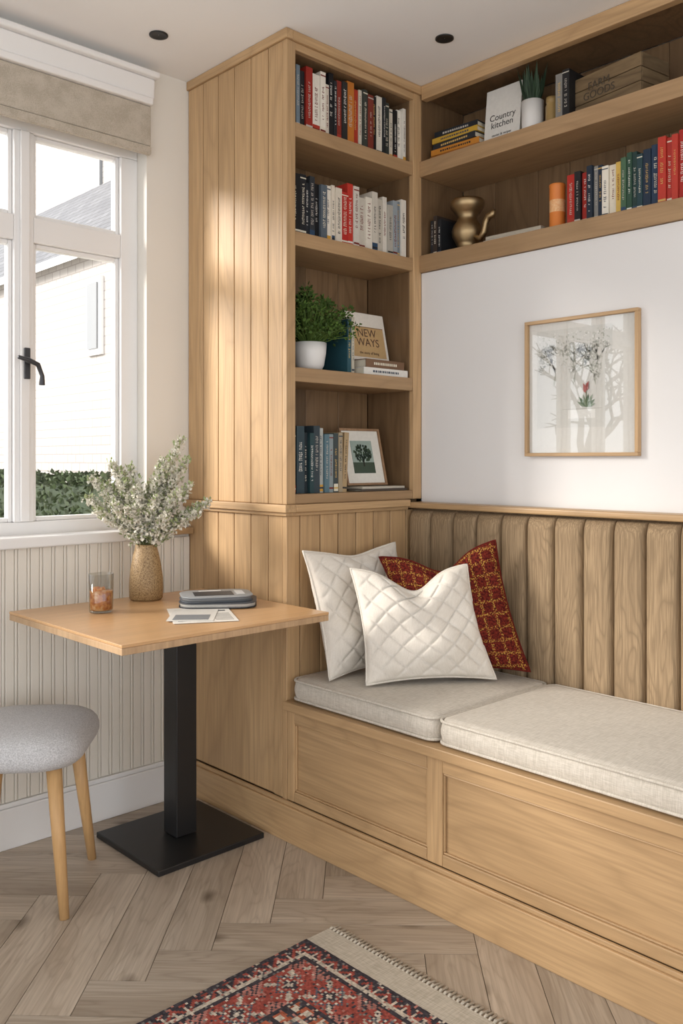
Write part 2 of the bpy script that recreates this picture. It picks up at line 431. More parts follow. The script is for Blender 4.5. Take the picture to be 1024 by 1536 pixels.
# pillows
def pillow(name,BL,BR,TR,TL,T,mat,chop=0,quilt=0,nq=4,piping=True,toward=(0,0,0)):
    b=MB(); N=80; BL,BR,TR,TL=map(Vector,(BL,BR,TR,TL))
    nrm=((BR-BL).cross(TL-BL)).normalized()
    if nrm.dot(Vector((-1,-1,0)))<0: nrm=-nrm
    up=((TL-BL)+(TR-BR)).normalized()
    rng=random.Random(BL.x*100); ph=[rng.uniform(0,6) for _ in range(6)]
    for side in (1,-1):
        vs=[];uv=[];fs=[]
        for j in range(N+1):
            for i in range(N+1):
                u=-1+2*i/N; v=-1+2*j/N
                uu=u*(1-.085*(1-v*v)**1.0*abs(u)); vv=v*(1-.085*(1-u*u)*abs(v))
                a=(uu+1)/2; c_=(vv+1)/2
                P=(BL*(1-a)+BR*a)*(1-c_)+(TL*(1-a)+TR*a)*c_
                e=max(0,(1-u*u))*max(0,(1-v*v))
                th=T*e**.42
                wr=.007*(math.sin(u*5+ph[0]+v*3)+math.sin(v*6+ph[1]-u*2.5))*min(1,e*3)
                th=max(0,th+wr*min(1,th/.03))
                if chop:
                    g_=math.exp(-(u/.42)**2)*((v+1)/2)**2.2
                    P=P-up*chop*g_; th+=-.25*T*math.exp(-(u/.25)**2)*max(0,v)**1.0*min(1,e*4)
                if quilt:
                    d=9
                    for s_ in (u+v,u-v):
                        q=(s_*nq/2)%1; d=min(d,min(q,1-q))
                    th-=quilt*math.exp(-(d/.045)**2)*min(1,e*5)
                    th+=quilt*.35*min(1,d*3)*min(1,e*5)
                vs.append(P+nrm*side*th); uv.append((a,c_))
        for j in range(N):
            for i in range(N):
                a=j*(N+1)+i; fs.append((a,a+1,a+N+2,a+N+1))
        b.add(vs,fs,0,(1,1,1),True,uv)
        if side==1 and piping:
            ring=[vs[i] for i in range(0,N+1,2)]+[vs[j*(N+1)+N] for j in range(2,N+1,2)]+[vs[N*(N+1)+i] for i in range(N-2,-1,-2)]+[vs[j*(N+1)] for j in range(N-2,0,-2)]
            b.tube(ring,.0035,6,0,closed=True)
    return b.build(name,[mat],0,normals=False)
t=NT('red_tweed_check'); uvc=t.coord('UV'); nz=t.noise(uvc,90,2); 
sp=t.n('ShaderNodeSeparateXYZ'); t.l(uvc,sp.inputs[0])
def line(o,k,w):
    q=t.math('FRACT',t.math('MULTIPLY',t.math('ADD',o,t.math('MULTIPLY',t.math('SUBTRACT',nz,.5),.05)),k)); d=t.math('ABSOLUTE',t.math('SUBTRACT',q,.5)); return t.math('LESS_THAN',d,w)
l1=t.math('MAXIMUM',line(sp.outputs[0],10,.11),line(sp.outputs[1],10,.11))
dots=t.math('GREATER_THAN',t.noise(uvc,85,1),.53)
m_=t.math('MULTIPLY',l1,dots)
base=t.mix(t.ramp(t.noise(uvc,60,2),[(.4,(0,0,0)),(.6,(1,1,1))]),(.06,.009,.008),(.17,.023,.014))
t.l(t.mix(m_,base,(.42,.23,.05)),t.b.inputs['Base Color']); t.b.inputs['Roughness'].default_value=.95; t.b.inputs['Specular IOR Level'].default_value=.1; t.bump(t.noise(uvc,120,2),.6,.004)
redm=t.mat
pillow('throw_pillow',(1.83,1.985,.522),(2.235,1.985,.522),(2.22,2.075,.915),(1.80,2.075,.915),.055,whitecot,0.015,.006,5)
pillow('throw_pillow',(1.865,1.86,.524),(2.20,1.63,.527),(2.184,1.732,.872),(1.90,1.965,.862),.060,whitecot,.065,.006,5)
pillow('throw_pillow',(2.09,1.86,.527),(2.285,1.565,.547),(2.275,1.69,.945),(2.05,1.985,.885),.050,redm,.06,0)

# ---------------------------------------------------------------- table
e=Empty('pedestal_table')
b=MB(); b.box(1.077,1.760,1.911,2.572,.742,.75,0); b.box(1.0775,1.7595,1.9115,2.5715,.724,.7418,1); b.build('top',[oaktable,ply],.0015,2,e)
b=MB()
b.box(1.508,1.583,2.338,2.413,.02,.712); b.box(1.352,1.738,2.19,2.56,.0,.018); b.box(1.40,1.69,2.26,2.49,.7122,.7235)
b.build('pedestal',[black_m],.003,2,e)

# vase with flowers
e=Empty('flower_vase'); vx,vy=1.492,2.492
t=NT('speckled_stoneware'); nn=t.noise(t.coord(),260,3); c=t.ramp(nn,[(.35,(.17,.10,.04)),(.5,(.33,.215,.10)),(.7,(.43,.30,.155))]); t.l(c,t.b.inputs['Base Color']); t.b.inputs['Roughness'].default_value=.5; t.bump(nn,.4,.002)
b=MB(); b.lathe([(.001,.75),(.048,.751),(.053,.756),(.0545,.79),(.053,.82),(.048,.86),(.041,.895),(.035,.918),(.034,.928),(.030,.928),(.029,.90),(.001,.89)],(vx,vy,0),32,cap=False)
b.build('vase',[t.mat],0,2,e)
b=MB(); rr=random.Random(3)
def gcol(k=1.0):
    a=rr.uniform(.75,1.25)*k; return (.28*a,.325*a,.16*a)
stems=[(-.20,.12,1.09),(-.18,.02,1.14),(-.15,-.05,1.04),(-.10,.05,1.17),(-.05,0,1.18),(-.02,-.06,1.11),(.03,.04,1.15),(.06,-.02,1.20),(.11,.03,1.27),(.12,-.06,1.10),(.15,.0,1.12),(.18,.04,1.05),(.09,-.09,1.03),(-.08,-.09,1.06),(.0,.07,1.12),(-.13,.05,1.12),(.13,.02,1.20),(-.19,-.02,1.08),(.05,-.08,1.08),(-.03,-.1,1.05),(.2,.0,1.06),(-.11,-.02,1.19),(.02,.0,1.06),(.17,-.03,1.03),(-.06,.04,1.10),(.09,.05,1.14)]
rx,ry=.7259,-.6878
for (a,d,zt) in stems:
    ex=vx+rx*a+.6878*d; ey=vy+ry*a+.7259*d; ey=min(ey,2.66); ex=min(ex,1.75)
    pts=[]
    for k in range(9):
        q=k/8; w=q**1.4; pts.append((vx+(ex-vx)*w+rr.uniform(-.003,.003),vy+(ey-vy)*w+rr.uniform(-.003,.003),.90+(zt-.90)*(q**.9)))
    b.tube(pts,[.0022-.0012*k/8 for k in range(9)],5,0,(.16,.17,.07))
    for k in range(350):
        q=rr.uniform(.25,1.0); i=min(7,int(q*8)); fr=q*8-i
        P=Vector(pts[i]).lerp(Vector(pts[i+1]),fr); 
        sp_=.036*(1.15-.7*q)
        off=Vector((rr.gauss(0,1),rr.gauss(0,1),rr.gauss(.1,.8))).normalized()*sp_*rr.uniform(.15,1)
        D=(off+Vector((0,0,.02))).normalized()
        Pp=P+off; Pp.y=min(Pp.y,2.668); Pp.x=min(Pp.x,1.755)
        if rr.random()<.58 and q>.32:
            w=rr.uniform(.78,.92); s_=rr.uniform(.004,.007)
            for z in range(3): 
                d2=Vector((rr.gauss(0,1),rr.gauss(0,1),rr.gauss(0,1))).normalized()
                b.leaf(Pp,d2,(rr.random(),rr.random(),1),s_*2,s_*.9,0,(w,w*.96,w*.83))
        else:
            b.leaf(Pp,D,(rr.gauss(0,1),rr.gauss(0,1),1),rr.uniform(.010,.018),rr.uniform(.003,.005),0,gcol(1.0 if q<.7 else 1.35))
b.build('flowers',[leafm],0,2,e,normals=False)

# drink glass
e=Empty('glass_tumbler'); gx_,gy=1.270,2.374
b=MB(); b.lathe([(.001,.751),(.033,.751),(.0345,.754),(.0365,.864),(.0352,.864),(.0335,.758),(.001,.757)],(gx_,gy,0),32,cap=False); b.build('glass',[tumb],0,2,e)
b=MB(); b.lathe([(.001,.758),(.0325,.758),(.0342,.815),(.001,.815)],(gx_,gy,0),32,cap=False)
for k in range(5):
    M=Matrix.Translation((gx_+rr.uniform(-.014,.014),gy+rr.uniform(-.014,.014),.815+rr.uniform(-.003,.005)))@Matrix.Rotation(rr.uniform(0,3),4,'Z')@Matrix.Rotation(rr.uniform(-.5,.5),4,'X')
    b.box(-.008,.008,-.008,.008,-.008,.008,0,M=M)
b.build('drink',[drinkm],.002,2,e)

# magazines
b=MB(); mg=[('#2a2d33'),('#52585f')]
zz=.7515
for k,(a,c_) in enumerate([(.118,.090),(.110,.082)]):
    M=Matrix.Translation((1.600-.006*k,2.245+.004*k,0))@Matrix.Rotation(math.radians(-38+9*k),4,'Z')
    o=rrect(-a,a,-c_,c_,.05)
    b.stack(o,[(.001,zz),(.0,zz+.001),(0,zz+.003)],0,lin(mg[k]),M)
    b.stack(o,[(.004,zz+.003),(.004,zz+.014)],0,lin('#c9c6c0') if k==0 else lin('#77797b'),M)
    b.stack(o,[(0,zz+.014),(0,zz+.016),(.002,zz+.017)],0,lin('#4d5157') if k==0 else lin('#9ea2a5'),M)
    zz+=.0175
b.box(-.07,.05,-.05,.03,zz,zz+.0006,0,lin('#33383e'),M); b.box(-.05,.02,.038,.055,zz,zz+.0006,0,lin('#e8e8e6'),M)
b.box(.06,.085,-.04,.04,zz,zz+.0006,0,lin('#c9ccce'),M)
b.build('magazine_stack',[bookm],0)
b=MB(); M=Matrix.Translation((1.455,2.125,.7512))@Matrix.Rotation(math.radians(-28),4,'Z')
b.box(-.09,.09,-.125,.125,0,.0012,0,lin('#f0ede6'),M)
b.box(-.075,.02,-.10,.02,.0012,.0016,0,lin('#8f9396'),M); b.box(-.075,.075,.045,.06,.0012,.0016,0,lin('#3b3d40'),M)
for k in range(6): b.box(.03,.08,-.1+.02*k,-.092+.02*k,.0012,.0016,0,lin('#9a9a98'),M)
M2=Matrix.Translation((1.43,2.13,.7528))@Matrix.Rotation(math.radians(-40),4,'Z'); b.box(-.065,.065,-.095,.095,0,.001,0,lin('#e4e2dc'),M2)
b.box(-.05,.05,-.08,0,.001,.0014,0,lin('#868b90'),M2)
b.build('leaflet',[bookm],0)

# stool
e=Empty('upholstered_stool')
F=[Vector((1.053,2.164)),Vector((1.272,2.433)),Vector((1.040,2.622)),Vector((.821,2.353))]
C=(F[0]+F[2])/2; ang=math.atan2(.269,.219)
M=Matrix.Translation((C.x,C.y,.008))@Matrix.Rotation(ang,4,'Z')
b=MB(); o=rrect(-.205,.205,-.185,.185,.11,10)
b.stack(o,[(.06,.372),(.035,.374),(.016,.381),(.005,.392),(.0,.405),(.0,.420),(.005,.436),(.014,.448),(.028,.457),(.05,.464),(.09,.470),(.14,.472)],0,M=M)
b.build('seat',[stoolf],0,2,e)
legm=wood('stool_leg_oak',2,(.66,.42,.20),(.56,.33,.14),rings=.1)
for i,p_ in enumerate(F):
    d=(C-p_); top=p_+d*.26
    b=MB(); b.tube([(p_.x,p_.y,0),(p_.x+(top.x-p_.x)*.5,p_.y+(top.y-p_.y)*.5,.19),(top.x,top.y,.39)],[.0125,.017,.021],16); b.build('leg_%d'%(i+1),[legm],0,2,e)

# ---------------------------------------------------------------- rug
b=MB(); rx0,rx1,ry0,ry1=-.30,1.44,.30,1.650; cs=.0058
nx=int((rx1-rx0)/cs); ny=int((ry1-ry0)/cs); vs=[];fs=[];cols=[]
RED=lin('#a8564c'); DK=lin('#4b464b'); CR=lin('#d6c9b8'); PK=lin('#bd8176'); GR=lin('#8a8681'); OR=lin('#b9694f'); BL_=lin('#5f6470')
def rugc(i,j):
    dx=nx-1-i; dy=min(j,ny-1-j); d=min(dx,dy); al=i if dy<=dx else j
    if d<2: return DK
    if d<7:
        m=(al%10); return RED if (d-2+abs(m-5))%5<2 else DK if m%5 else CR
    if d<9: return CR
    if d<11: return DK
    if d<29:
        m=al%26-13; e=d-20; r=abs(m)+abs(e)
        if r<2: return CR
        if r<4: return DK
        if r<7: return RED if (m*e)%2==0 else CR
        if r<8: return BL_
        if abs(abs(m)-abs(e))<1.2 and r<15: return CR
        if r>15: return PK if (m+e)%3 else DK
        return RED
    if d<31: return DK
    if d<37:
        m=al%8; return CR if (m<3 and 32<=d<35) else OR if m<5 else DK
    if d<39: return CR
    if d<41: return BL_
    mi=(i%40)-20; mj=(j%40)-20; r=abs(mi)+abs(mj); 
    if r<3: return CR
    if r<8: return DK
    if r<10: return CR
    if r<15: return RED if (mi-mj)%4 else PK
    if r<17: return DK
    if abs(mi)<2 or abs(mj)<2: return CR
    if ((i%20)-10)**2+((j%20)-10)**2<9: return OR
    return BL_ if (i//4+j//4)%2 else RED
for j in range(ny+1):
    for i in range(nx+1): vs.append((rx0+i*cs,ry0+j*cs,.0075+R.uniform(-.0005,.0005)))
for j in range(ny):
    for i in range(nx):
        a=j*(nx+1)+i; fs.append((a,a+1,a+nx+2,a+nx+1)); c=rugc(i,j); k=R.uniform(.7,1.25)
        if R.random()<.18: c=R.choice((DK,CR,PK,GR))
        cols.append(tuple(min(1,v*k) for v in c))
b.add(vs,fs,0,cols)
xe=rx0+nx*cs; ye=ry0+ny*cs
b.box(rx0,xe,ry0,ye,.001,.0068,0,DK)
b.box(xe,rx1+.075,ry0,ye,.001,.0065,1,CR)
y=ry0+.004
while y<ye-.004:
    x=rx1+.074; w=R.uniform(-.004,.004)
    b.tube([(x,y,.005),(x+.008,y,.007),(x+.014,y+w*.3,.005),(x+.03,y+w,.003)],[.003,.0045,.0025,.0035],6,1,CR); y+=.0125
rugm=vcol('rug_wool',.95,.1,.2,300,.5); rugf=fabric('rug_cotton',(.58,.52,.43),(.43,.38,.30),300)
b.build('area_rug',[rugm,rugf],0)

# ---------------------------------------------------------------- downlights
def downlight(x,y):
    b=MB(); b.lathe([(.030,H-.0005),(.030,H-.004),(.024,H-.004),(.020,H-.002),(.001,H-.0015)],(x,y,0),24,cap=False)
    b.build('recessed_downlight',[black_m])
downlight(1.515,2.454); downlight(2.20,1.836)

# ---------------------------------------------------------------- framed picture on wall
e=Empty('framed_picture'); fy0_,fy1_,fz0,fz1=1.274,1.672,1.212,1.650; wx=CX1
b=MB(); fw=.011
for q in ((fy0_,fy1_,fz0,fz0+fw),(fy0_,fy1_,fz1-fw,fz1)): b.box(wx-.022,wx-.001,q[0],q[1],q[2],q[3],1)
for q in ((fy0_,fy0_+fw,fz0+fw,fz1-fw),(fy1_-fw,fy1_,fz0+fw,fz1-fw)): b.box(wx-.022,wx-.001,q[0],q[1],q[2],q[3],2)
b.build('frame',[oak[0],oak[1],oak[2]],.0015,2,e)
b=MB(); b.box(wx-.008,wx-.002,fy0_+.01,fy1_-.01,fz0+.01,fz1-.01,0,lin('#e4e2dc'))
px=wx-.0086; cy_=1.462; zo=.012
b.box(px+.0002,px+.0008,fy0_+.09,fy1_-.04,fz0+.09,fz1-.035,0,lin('#d9d8d2'))
rp=random.Random(21)
def reflected_twig(y,z,a,L,dep):  # tree reflected in the glass, painted onto the sheet as pale twigs
    y2=y+math.sin(a)*L; z2=z+math.cos(a)*L
    if z2>fz1-.04 or y2<fy0_+.095 or y2>fy1_-.045: return
    w=.0007*dep
    d=Vector((0,y2-y,z2-z)); b.leaf((px-.0003,y,z),d,(1,0,0),L*1.05,w,0,lin('#b3b5a9'),0)
    if dep==0: return
    for _ in range(3 if dep>2 else 2): reflected_twig(y2,z2,a+rp.gauss(0,.55),L*.74,dep-1)
for yy_ in (1.42,1.50,1.57): reflected_twig(yy_,1.43,rp.gauss(0,.2),.045,6)
for k in range(260):  # leaf specks of the same painted tree reflection
    yk=rp.uniform(fy0_+.10,fy1_-.05); zk=rp.uniform(1.50,fz1-.045)
    b.leaf((px-.0005,yk,zk),(0,rp.gauss(0,1),rp.gauss(0,1)),(1,0,0),rp.uniform(.004,.009),rp.uniform(.001,.003),0,lin(rp.choice(['#c3c5ba','#b4b8aa','#efeee9'])),0)
b.box(px-.0002,px+.001,cy_-.062,cy_+.075,1.347+zo,1.3485+zo,0,lin('#b9b7ae')); 
for k,(a,L,w) in enumerate(((-60,.045,.006),(-38,.05,.007),(-15,.050,.006),(10,.05,.007),(30,.055,.006),(52,.045,.007),(72,.04,.005))):
    d=Vector((0,-math.sin(math.radians(a)),math.cos(math.radians(a))))
    b.leaf((px-.0006*(k+1)*.3-.0005,cy_-.01,1.352+zo),d,(1,0,0),L*.85,w,0,lin('#4f6b4a' if k%2 else '#7d8f74'),0)
b.box(px-.0022,px+.0,cy_-.011,cy_-.009,1.36+zo,1.40+zo,0,lin('#5b6a3a'))
for k in range(4): b.leaf((px-.0026,cy_-.0095,1.395+zo+.006*k),Vector((0,(-1)**k*.5,1)),(1,0,0),.022,.005,0,lin('#a1413a' if k%2 else '#b9605a'),0)
b.box(px-.0002,px+.001,cy_-.040,cy_+.055,1.318+zo,1.345+zo,0,lin('#ecebe6'))
b.build('print',[bookm],0,2,e,normals=False)  # plant artwork plus the painted tree reflection
b=MB(); b.box(wx-.0145,wx-.0125,fy0_+.01,fy1_-.01,fz0+.01,fz1-.01); b.build('glass',[picglass],0,2,e)

# ---------------------------------------------------------------- books
def contrast(c): 
    l=.3*c[0]+.6*c[1]+.1*c[2]
    return lin(R.choice(['#e8e2cf','#d8b46a','#f2efe8','#c8c2b8'])) if l<.3 else lin(R.choice(['#2a2a2a','#7a2a22','#3a4654']))
def books(name,o,U,D,items,maxlen=9,extra=None):
    b=MB(); U=Vector(U); D=Vector(D); o=Vector(o); pos=0
    for it in items:
        th,h,dp,col=it[:4]; lean=it[4] if len(it)>4 else 0
        if pos+th>maxlen: break
        c=lin(col) if isinstance(col,str) else col
        set_=R.uniform(0,.014)
        Mx=Matrix(((U.x,D.x,0,o.x+U.x*pos+D.x*set_),(U.y,D.y,0,o.y+U.y*pos+D.y*set_),(0,0,1,o.z+.0006),(0,0,0,1)))
        if lean: Mx=Mx@Matrix.Rotation(lean,4,'Y')
        g=.0006; cv=.0022
        b.box(g,th-g,0,.003,0,h,0,c,Mx); b.box(g,g+cv,.003,dp,0,h,0,c,Mx); b.box(th-g-cv,th-g,.003,dp,0,h,0,c,Mx)
        b.box(g+cv,th-g-cv,.003,dp-.004,.004,h-.004,0,lin('#ddd5c2'),Mx)
        k=contrast(c)
        if th>.010:
            z=h*R.uniform(.18,.35); ze=h*R.uniform(.72,.9); w=th*R.uniform(.15,.26)
            while z<ze:
                lh=R.uniform(.0025,.005); ww=w*R.uniform(.6,1)
                if R.random()<.82:
                    b.box(th/2-ww,th/2+ww,-.0006,.0003,z,z+lh*.45,0,k,Mx)
                    if R.random()<.6: b.box(th/2-ww,th/2-ww*.5,-.0006,.0003,z,z+lh,0,k,Mx)
                    if R.random()<.5: b.box(th/2+ww*.5,th/2+ww,-.0006,.0003,z,z+lh,0,k,Mx)
                z+=lh+.0018
            if R.random()<.5: b.box(g,th-g,-.0004,.0003,h*.06,h*.09,0,k,Mx)
            if R.random()<.35: b.box(g,th-g,-.0004,.0003,h*.93,h*.95,0,k,Mx)
            if R.random()<.25: 
                k2=lin(R.choice(['#b23a2a','#d9a441','#2f4a66','#e8e2d0'])); b.box(g,th-g,-.0003,.0003,h*.02,h*R.uniform(.1,.16),0,k2,Mx)
        pos+=th
    return b.build(name,[bookm],.0008,1)
def row(cols,tot,h0,h1,dp=.15):
    n=len(cols); w=[R.uniform(.6,1.4) for _ in cols]; s_=sum(w); return [(tot*w[i]/s_,R.uniform(h0,h1),dp+R.uniform(-.02,.02),cols[i]) for i in range(n)]
s1='1a1a1a 7a8a95 1b1d22 9c2a20 e8e2d6 efe9dc d9cfc0 15171c 22262c 8c2f22 2a2a2a c77a30 b53a26 d9d2c0 3a3f3a 7c3428 1c1c1e e6e0d2 20252a 303a38 d8d0c0 1a1a1e f0ebe0 e8e4da'.split()
books('row_of_books',(1.826,TY+.03,2.283),(1,0,0),(0,1,0),row(s1,.555,.175,.222))
s2='14161a 1f2228 282c33 30343a 111317 5b6670 efe8da e6dccb e0d6c6 b92f28 c43a2e d8d2c8 cfc8bb e9e2d4 d6cfc2 c9c2b4 e6e0d4 b8b4aa 9fa9b0 7e8a94 e8e4da'.split()
r2=row(s2,.555,.18,.225); r2[0]=(.05,.20,.15,'14161a'); sfac=(.555-.05)/sum(q[0] for q in r2[1:]); r2=[r2[0]]+[(q[0]*sfac,)+q[1:] for q in r2[1:]]
books('row_of_books',(1.826,TY+.03,1.934),(1,0,0),(0,1,0),r2)
s4='2b3b44 32464f 1f2a30 27454a 35424a b9bdb8 5c7a86 8e9a9c 2e3a3e a99a80'.split()
i4=row(s4,.235,.195,.225); i4[-2]=(.02,.20,.15,'3f4a4c'); i4.append((.022,.205,.15,'b39a74',.06))
books('row_of_books',(1.826,TY+.03,1.09),(1,0,0),(0,1,0),i4)
so='b32a1e 17191d a82a20 1c2a3a 8c8a86 1f2d3f f0eadc e8dfcc d9b45a 4a6a50 2f5040 1f3d3a 23424a 1c2f45 233a55 c0392b b5332a c23e30 b02c24 1b1b1b 2d3b55 e3d9c4 7b2e26 d6a350 2a2c30'.split()
ro=row(so,.53,.160,.178,.13); ro=[(q[0],q[1]+(.012 if i>8 else 0)+(.022 if i>14 else 0),q[2],q[3]) for i,q in enumerate(ro)]
books('row_of_books',(2.455,1.545,1.948),(0,-1,0),(1,0,0),ro)
books('row_of_books',(2.455,2.120,1.948),(0,-1,0),(1,0,0),[(.016,.13,.12,'2b2e33'),(.017,.145,.12,'3a2f2a'),(.015,.13,.12,'1d2126')])
books('row_of_books',(2.455,1.588,2.292),(0,-1,0),(1,0,0),[(.028,.155,.12,'8c8a86'),(.026,.16,.12,'1b1c1f')])
def flat(name,items,z,cent,U,D):
    b=MB(); 
    for (L,Wd,th,col,rot) in items:
        Mx=Matrix.Translation((cent[0],cent[1],z))@Matrix(((U[0],D[0],0,0),(U[1],D[1],0,0),(0,0,1,0),(0,0,0,1)))@Matrix.Rotation(math.radians(rot),4,'Z')
        c=lin(col); b.box(-L/2,L/2,-Wd/2,Wd/2,.0004,.0025,0,c,Mx); b.box(-L/2,L/2,-Wd/2,Wd/2,th-.0025,th-.0002,0,c,Mx)
        b.box(-L/2,L/2,-Wd/2,-Wd/2+.003,.0025,th-.0025,0,c,Mx); b.box(-L/2+.004,L/2-.004,-Wd/2+.003,Wd/2-.004,.0025,th-.0025,0,lin('#e2dac8'),Mx)
        k=contrast(c)
        x=-L*.3
        while x<L*.3 and th>.014:
            w=R.uniform(.004,.009); b.box(x,x+w,-Wd/2-.0006,-Wd/2,th*.35,th*.65,0,k,Mx); x+=w+.003
        z+=th
    return b.build(name,[bookm],.0008,1)
flat('stack_of_books',[(.225,.14,.026,'#b0713a',0),(.215,.14,.022,'#d08a34',2),(.20,.14,.022,'#2c3138',-2),(.205,.14,.020,'#c9a23c',1),(.19,.13,.022,'#20262e',3)],2.2925,(2.54,2.018),(0,-1),(1,0))
flat('stack_of_books',[(.235,.14,.014,'#d9d3c6',0),(.22,.13,.013,'#bfb6a6',2)],1.9485,(2.53,1.762),(0,-1),(1,0))
flat('stack_of_books',[(.225,.16,.026,'#e9e6df',0),(.20,.15,.030,'#7a5c44',1)],1.4985,(2.262,2.235),(1,0),(0,1))
flat('stack_of_books',[(.235,.16,.008,'#5b5148',0),(.22,.15,.008,'#cfc8ba',1)],1.0905,(2.255,2.235),(1,0),(0,1))
books('row_of_books',(2.105,TY+.04,1.498),(1,0,0),(0,1,0),[(.018,.19,.15,'2f5a66'),(.014,.20,.15,'c9c2b0')])

def textpart(s,size,M,mat,parent,ex=.0003):
    cu=bpy.data.curves.new('lettering','FONT'); cu.body=s; cu.size=size; cu.align_x='CENTER'; cu.align_y='CENTER'; cu.extrude=ex; cu.space_line=.85
    ob=bpy.data.objects.new('lettering',cu); ob.matrix_world=M; cu.materials.append(mat); sc.collection.objects.link(ob); ob.parent=parent; return ob
inkb=plain('ink_brown',(.10,.05,.03),.6); inkk=plain('ink_black',(.03,.03,.03),.6); inkg=plain('ink_faded',(.06,.045,.03),.7)
e=Empty('display_book')
tilt=Matrix.Rotation(math.radians(-12),4,'X')
M=Matrix.Translation((2.268,2.24,1.5605))@tilt
b=MB(); b.box(-.10,.10,0,.024,0,.18,0,lin('#efe9de'),M); b.box(-.088,.088,-.0008,.0,.012,.125,0,lin('#c9a878'),M); b.box(-.088,.088,-.001,-.0008,.125,.128,0,lin('#8b6a45'),M)
b.build('cover',[bookm],.0015,1,e)
Mt=M@Matrix.Translation((0,-.0012,.085))@Matrix.Rotation(math.radians(90),4,'X')
textpart('NEW\nWAYS',.042,Mt,inkb,e)
Mt=M@Matrix.Translation((0,-.0012,.028))@Matrix.Rotation(math.radians(90),4,'X'); textpart('the story of living',.014,Mt,inkb,e)
e=Empty('cookbook')
Rb=Matrix(((0,1,0,0),(-1,0,0,0),(0,0,1,0),(0,0,0,1)))
M=Matrix.Translation((2.49,1.826,2.297))@Rb@Matrix.Rotation(math.radians(-6),4,'X')
b=MB(); b.box(-.075,.075,0,.003,0,.205,0,lin('#e6e4de'),M); b.box(-.073,.072,.003,.033,.002,.203,0,lin('#d8d2c5'),M); b.box(-.075,.075,.033,.036,0,.205,0,lin('#eeece6'),M); b.box(-.0755,-.073,.003,.033,0,.205,0,lin('#e6e3dc'),M)
b.build('cover',[bookm],.001,1,e)
textpart('Country\nkitchen',.032,M@Matrix.Translation((0,-.0006,.085))@Matrix.Rotation(math.radians(90),4,'X'),inkk,e)
textpart('stories & recipes',.012,M@Matrix.Translation((0,-.0006,.035))@Matrix.Rotation(math.radians(90),4,'X'),inkk,e)
e=Empty('framed_photo')
M=Matrix.Translation((2.232,2.215,1.1105))@Matrix.Rotation(math.radians(-4),4,'Z')@Matrix.Rotation(math.radians(-14),4,'X')
b=MB(); fm=.008; w_,h_=.095,.21
for q in ((-w_,w_,0,fm),(-w_,w_,h_-fm,h_)): b.box(q[0],q[1],0,.014,q[2],q[3],0,(1,1,1),M)
for q in ((-w_,-w_+fm),(w_-fm,w_)): b.box(q[0],q[1],0,.014,fm,h_-fm,0,(1,1,1),M)
b.box(-w_+.005,w_-.005,.006,.012,.005,h_-.005,1,lin('#e9e6dd'),M)
b.box(-.050,.050,.0045,.0065,.045,.165,1,lin('#9fb0a8'),M); b.box(-.050,.050,.004,.0064,.045,.085,1,lin('#3f4f40'),M)
for k in range(110):
    a=R.uniform(0,6.28); r=R.uniform(0,1)**.5; x=.040*r*math.cos(a); z=.118+.032*r*math.sin(a)
    b.box(x-.004,x+.004,.0036,.0044,z-.004,z+.004,1,lin(R.choice(['#23332a','#35493a','#4b5f48'])),M)
b.box(-.003,.003,.0036,.0044,.07,.1,1,lin('#2a261e'),M)
b.build('frame_and_print',[wood('photo_frame_wood',2,(.36,.22,.12),(.26,.15,.08)),bookm],.0008,1,e)

# potted bushy plant
e=Empty('potted_parsley'); px_,py_,pz=1.960,2.225,1.499
b=MB(); b.lathe([(.001,0),(.040,.001),(.049,.02),(.056,.06),(.058,.095),(.054,.095),(.050,.08),(.001,.078)],(px_,py_,pz),32,cap=False); b.build('pot',[ceram],0,2,e)
b=MB(); rr=random.Random(11)
for k in range(190):
    a=rr.uniform(0,6.28); el=rr.uniform(.15,1.45); L=rr.uniform(.07,.155)
    d=Vector((math.cos(a)*math.cos(el)*1.15,math.sin(a)*math.cos(el)*.9,math.sin(el)))
    base=Vector((px_,py_,pz+.075)); tip=base+d*L*1.15+Vector((0,0,.02)); 
    tip.y=min(max(tip.y,TY-.02),2.345); tip.x=min(max(tip.x,1.842),2.075)
    b.tube([base,base.lerp(tip,.5)+Vector((0,0,.012)),tip],.0012,4,0,(.12,.2,.04))
    for q in range(14):
        dd=Vector((rr.gauss(0,1),rr.gauss(0,1),rr.gauss(.3,.7))).normalized(); P=tip+dd*rr.uniform(.002,.018); P.x=max(P.x,1.832); P.y=min(P.y,2.355)
        g=rr.uniform(.5,1.3); b.leaf(P,dd,(rr.gauss(0,1),rr.gauss(0,1),1),rr.uniform(.010,.018),rr.uniform(.004,.007),0,(.085*g,.16*g,.03*g))
b.build('leaves',[leafm],0,2,e,normals=False)
e=Empty('potted_snake_plant'); px_,py_,pz=2.505,1.706,2.2925
b=MB(); b.lathe([(.001,0),(.034,.001),(.036,.01),(.038,.115),(.035,.115),(.034,.10),(.001,.098)],(px_,py_,pz),28,cap=False); b.build('pot',[ceram],0,2,e)
b=MB()
for k in range(26):
    a=k*2.4; d=Vector((math.cos(a)*.24,math.sin(a)*.24,1)); L=rr.uniform(.09,.155); g=rr.uniform(.6,1.2)
    b.leaf((px_+.018*math.cos(a),py_+.018*math.sin(a),pz+.095),d,(math.cos(a),math.sin(a),0),L,.009,0,(.04*g,.075*g,.04*g),.4)
b.build('leaves',[leafm],0,2,e,normals=False)
b=MB(); b.lathe([(.001,0),(.021,.001),(.022,.004),(.022,.075),(.018,.082),(.018,.088),(.020,.089),(.020,.104),(.001,.104)],(2.50,1.626,2.2925),24,cap=False)
b.build('amber_jar',[plain('amber_glaze',(.36,.24,.09),.3,.2,30)])
tin=NT('orange_label'); co=tin.coord(); s3=tin.n('ShaderNodeSeparateXYZ'); tin.l(co,s3.inputs[0])
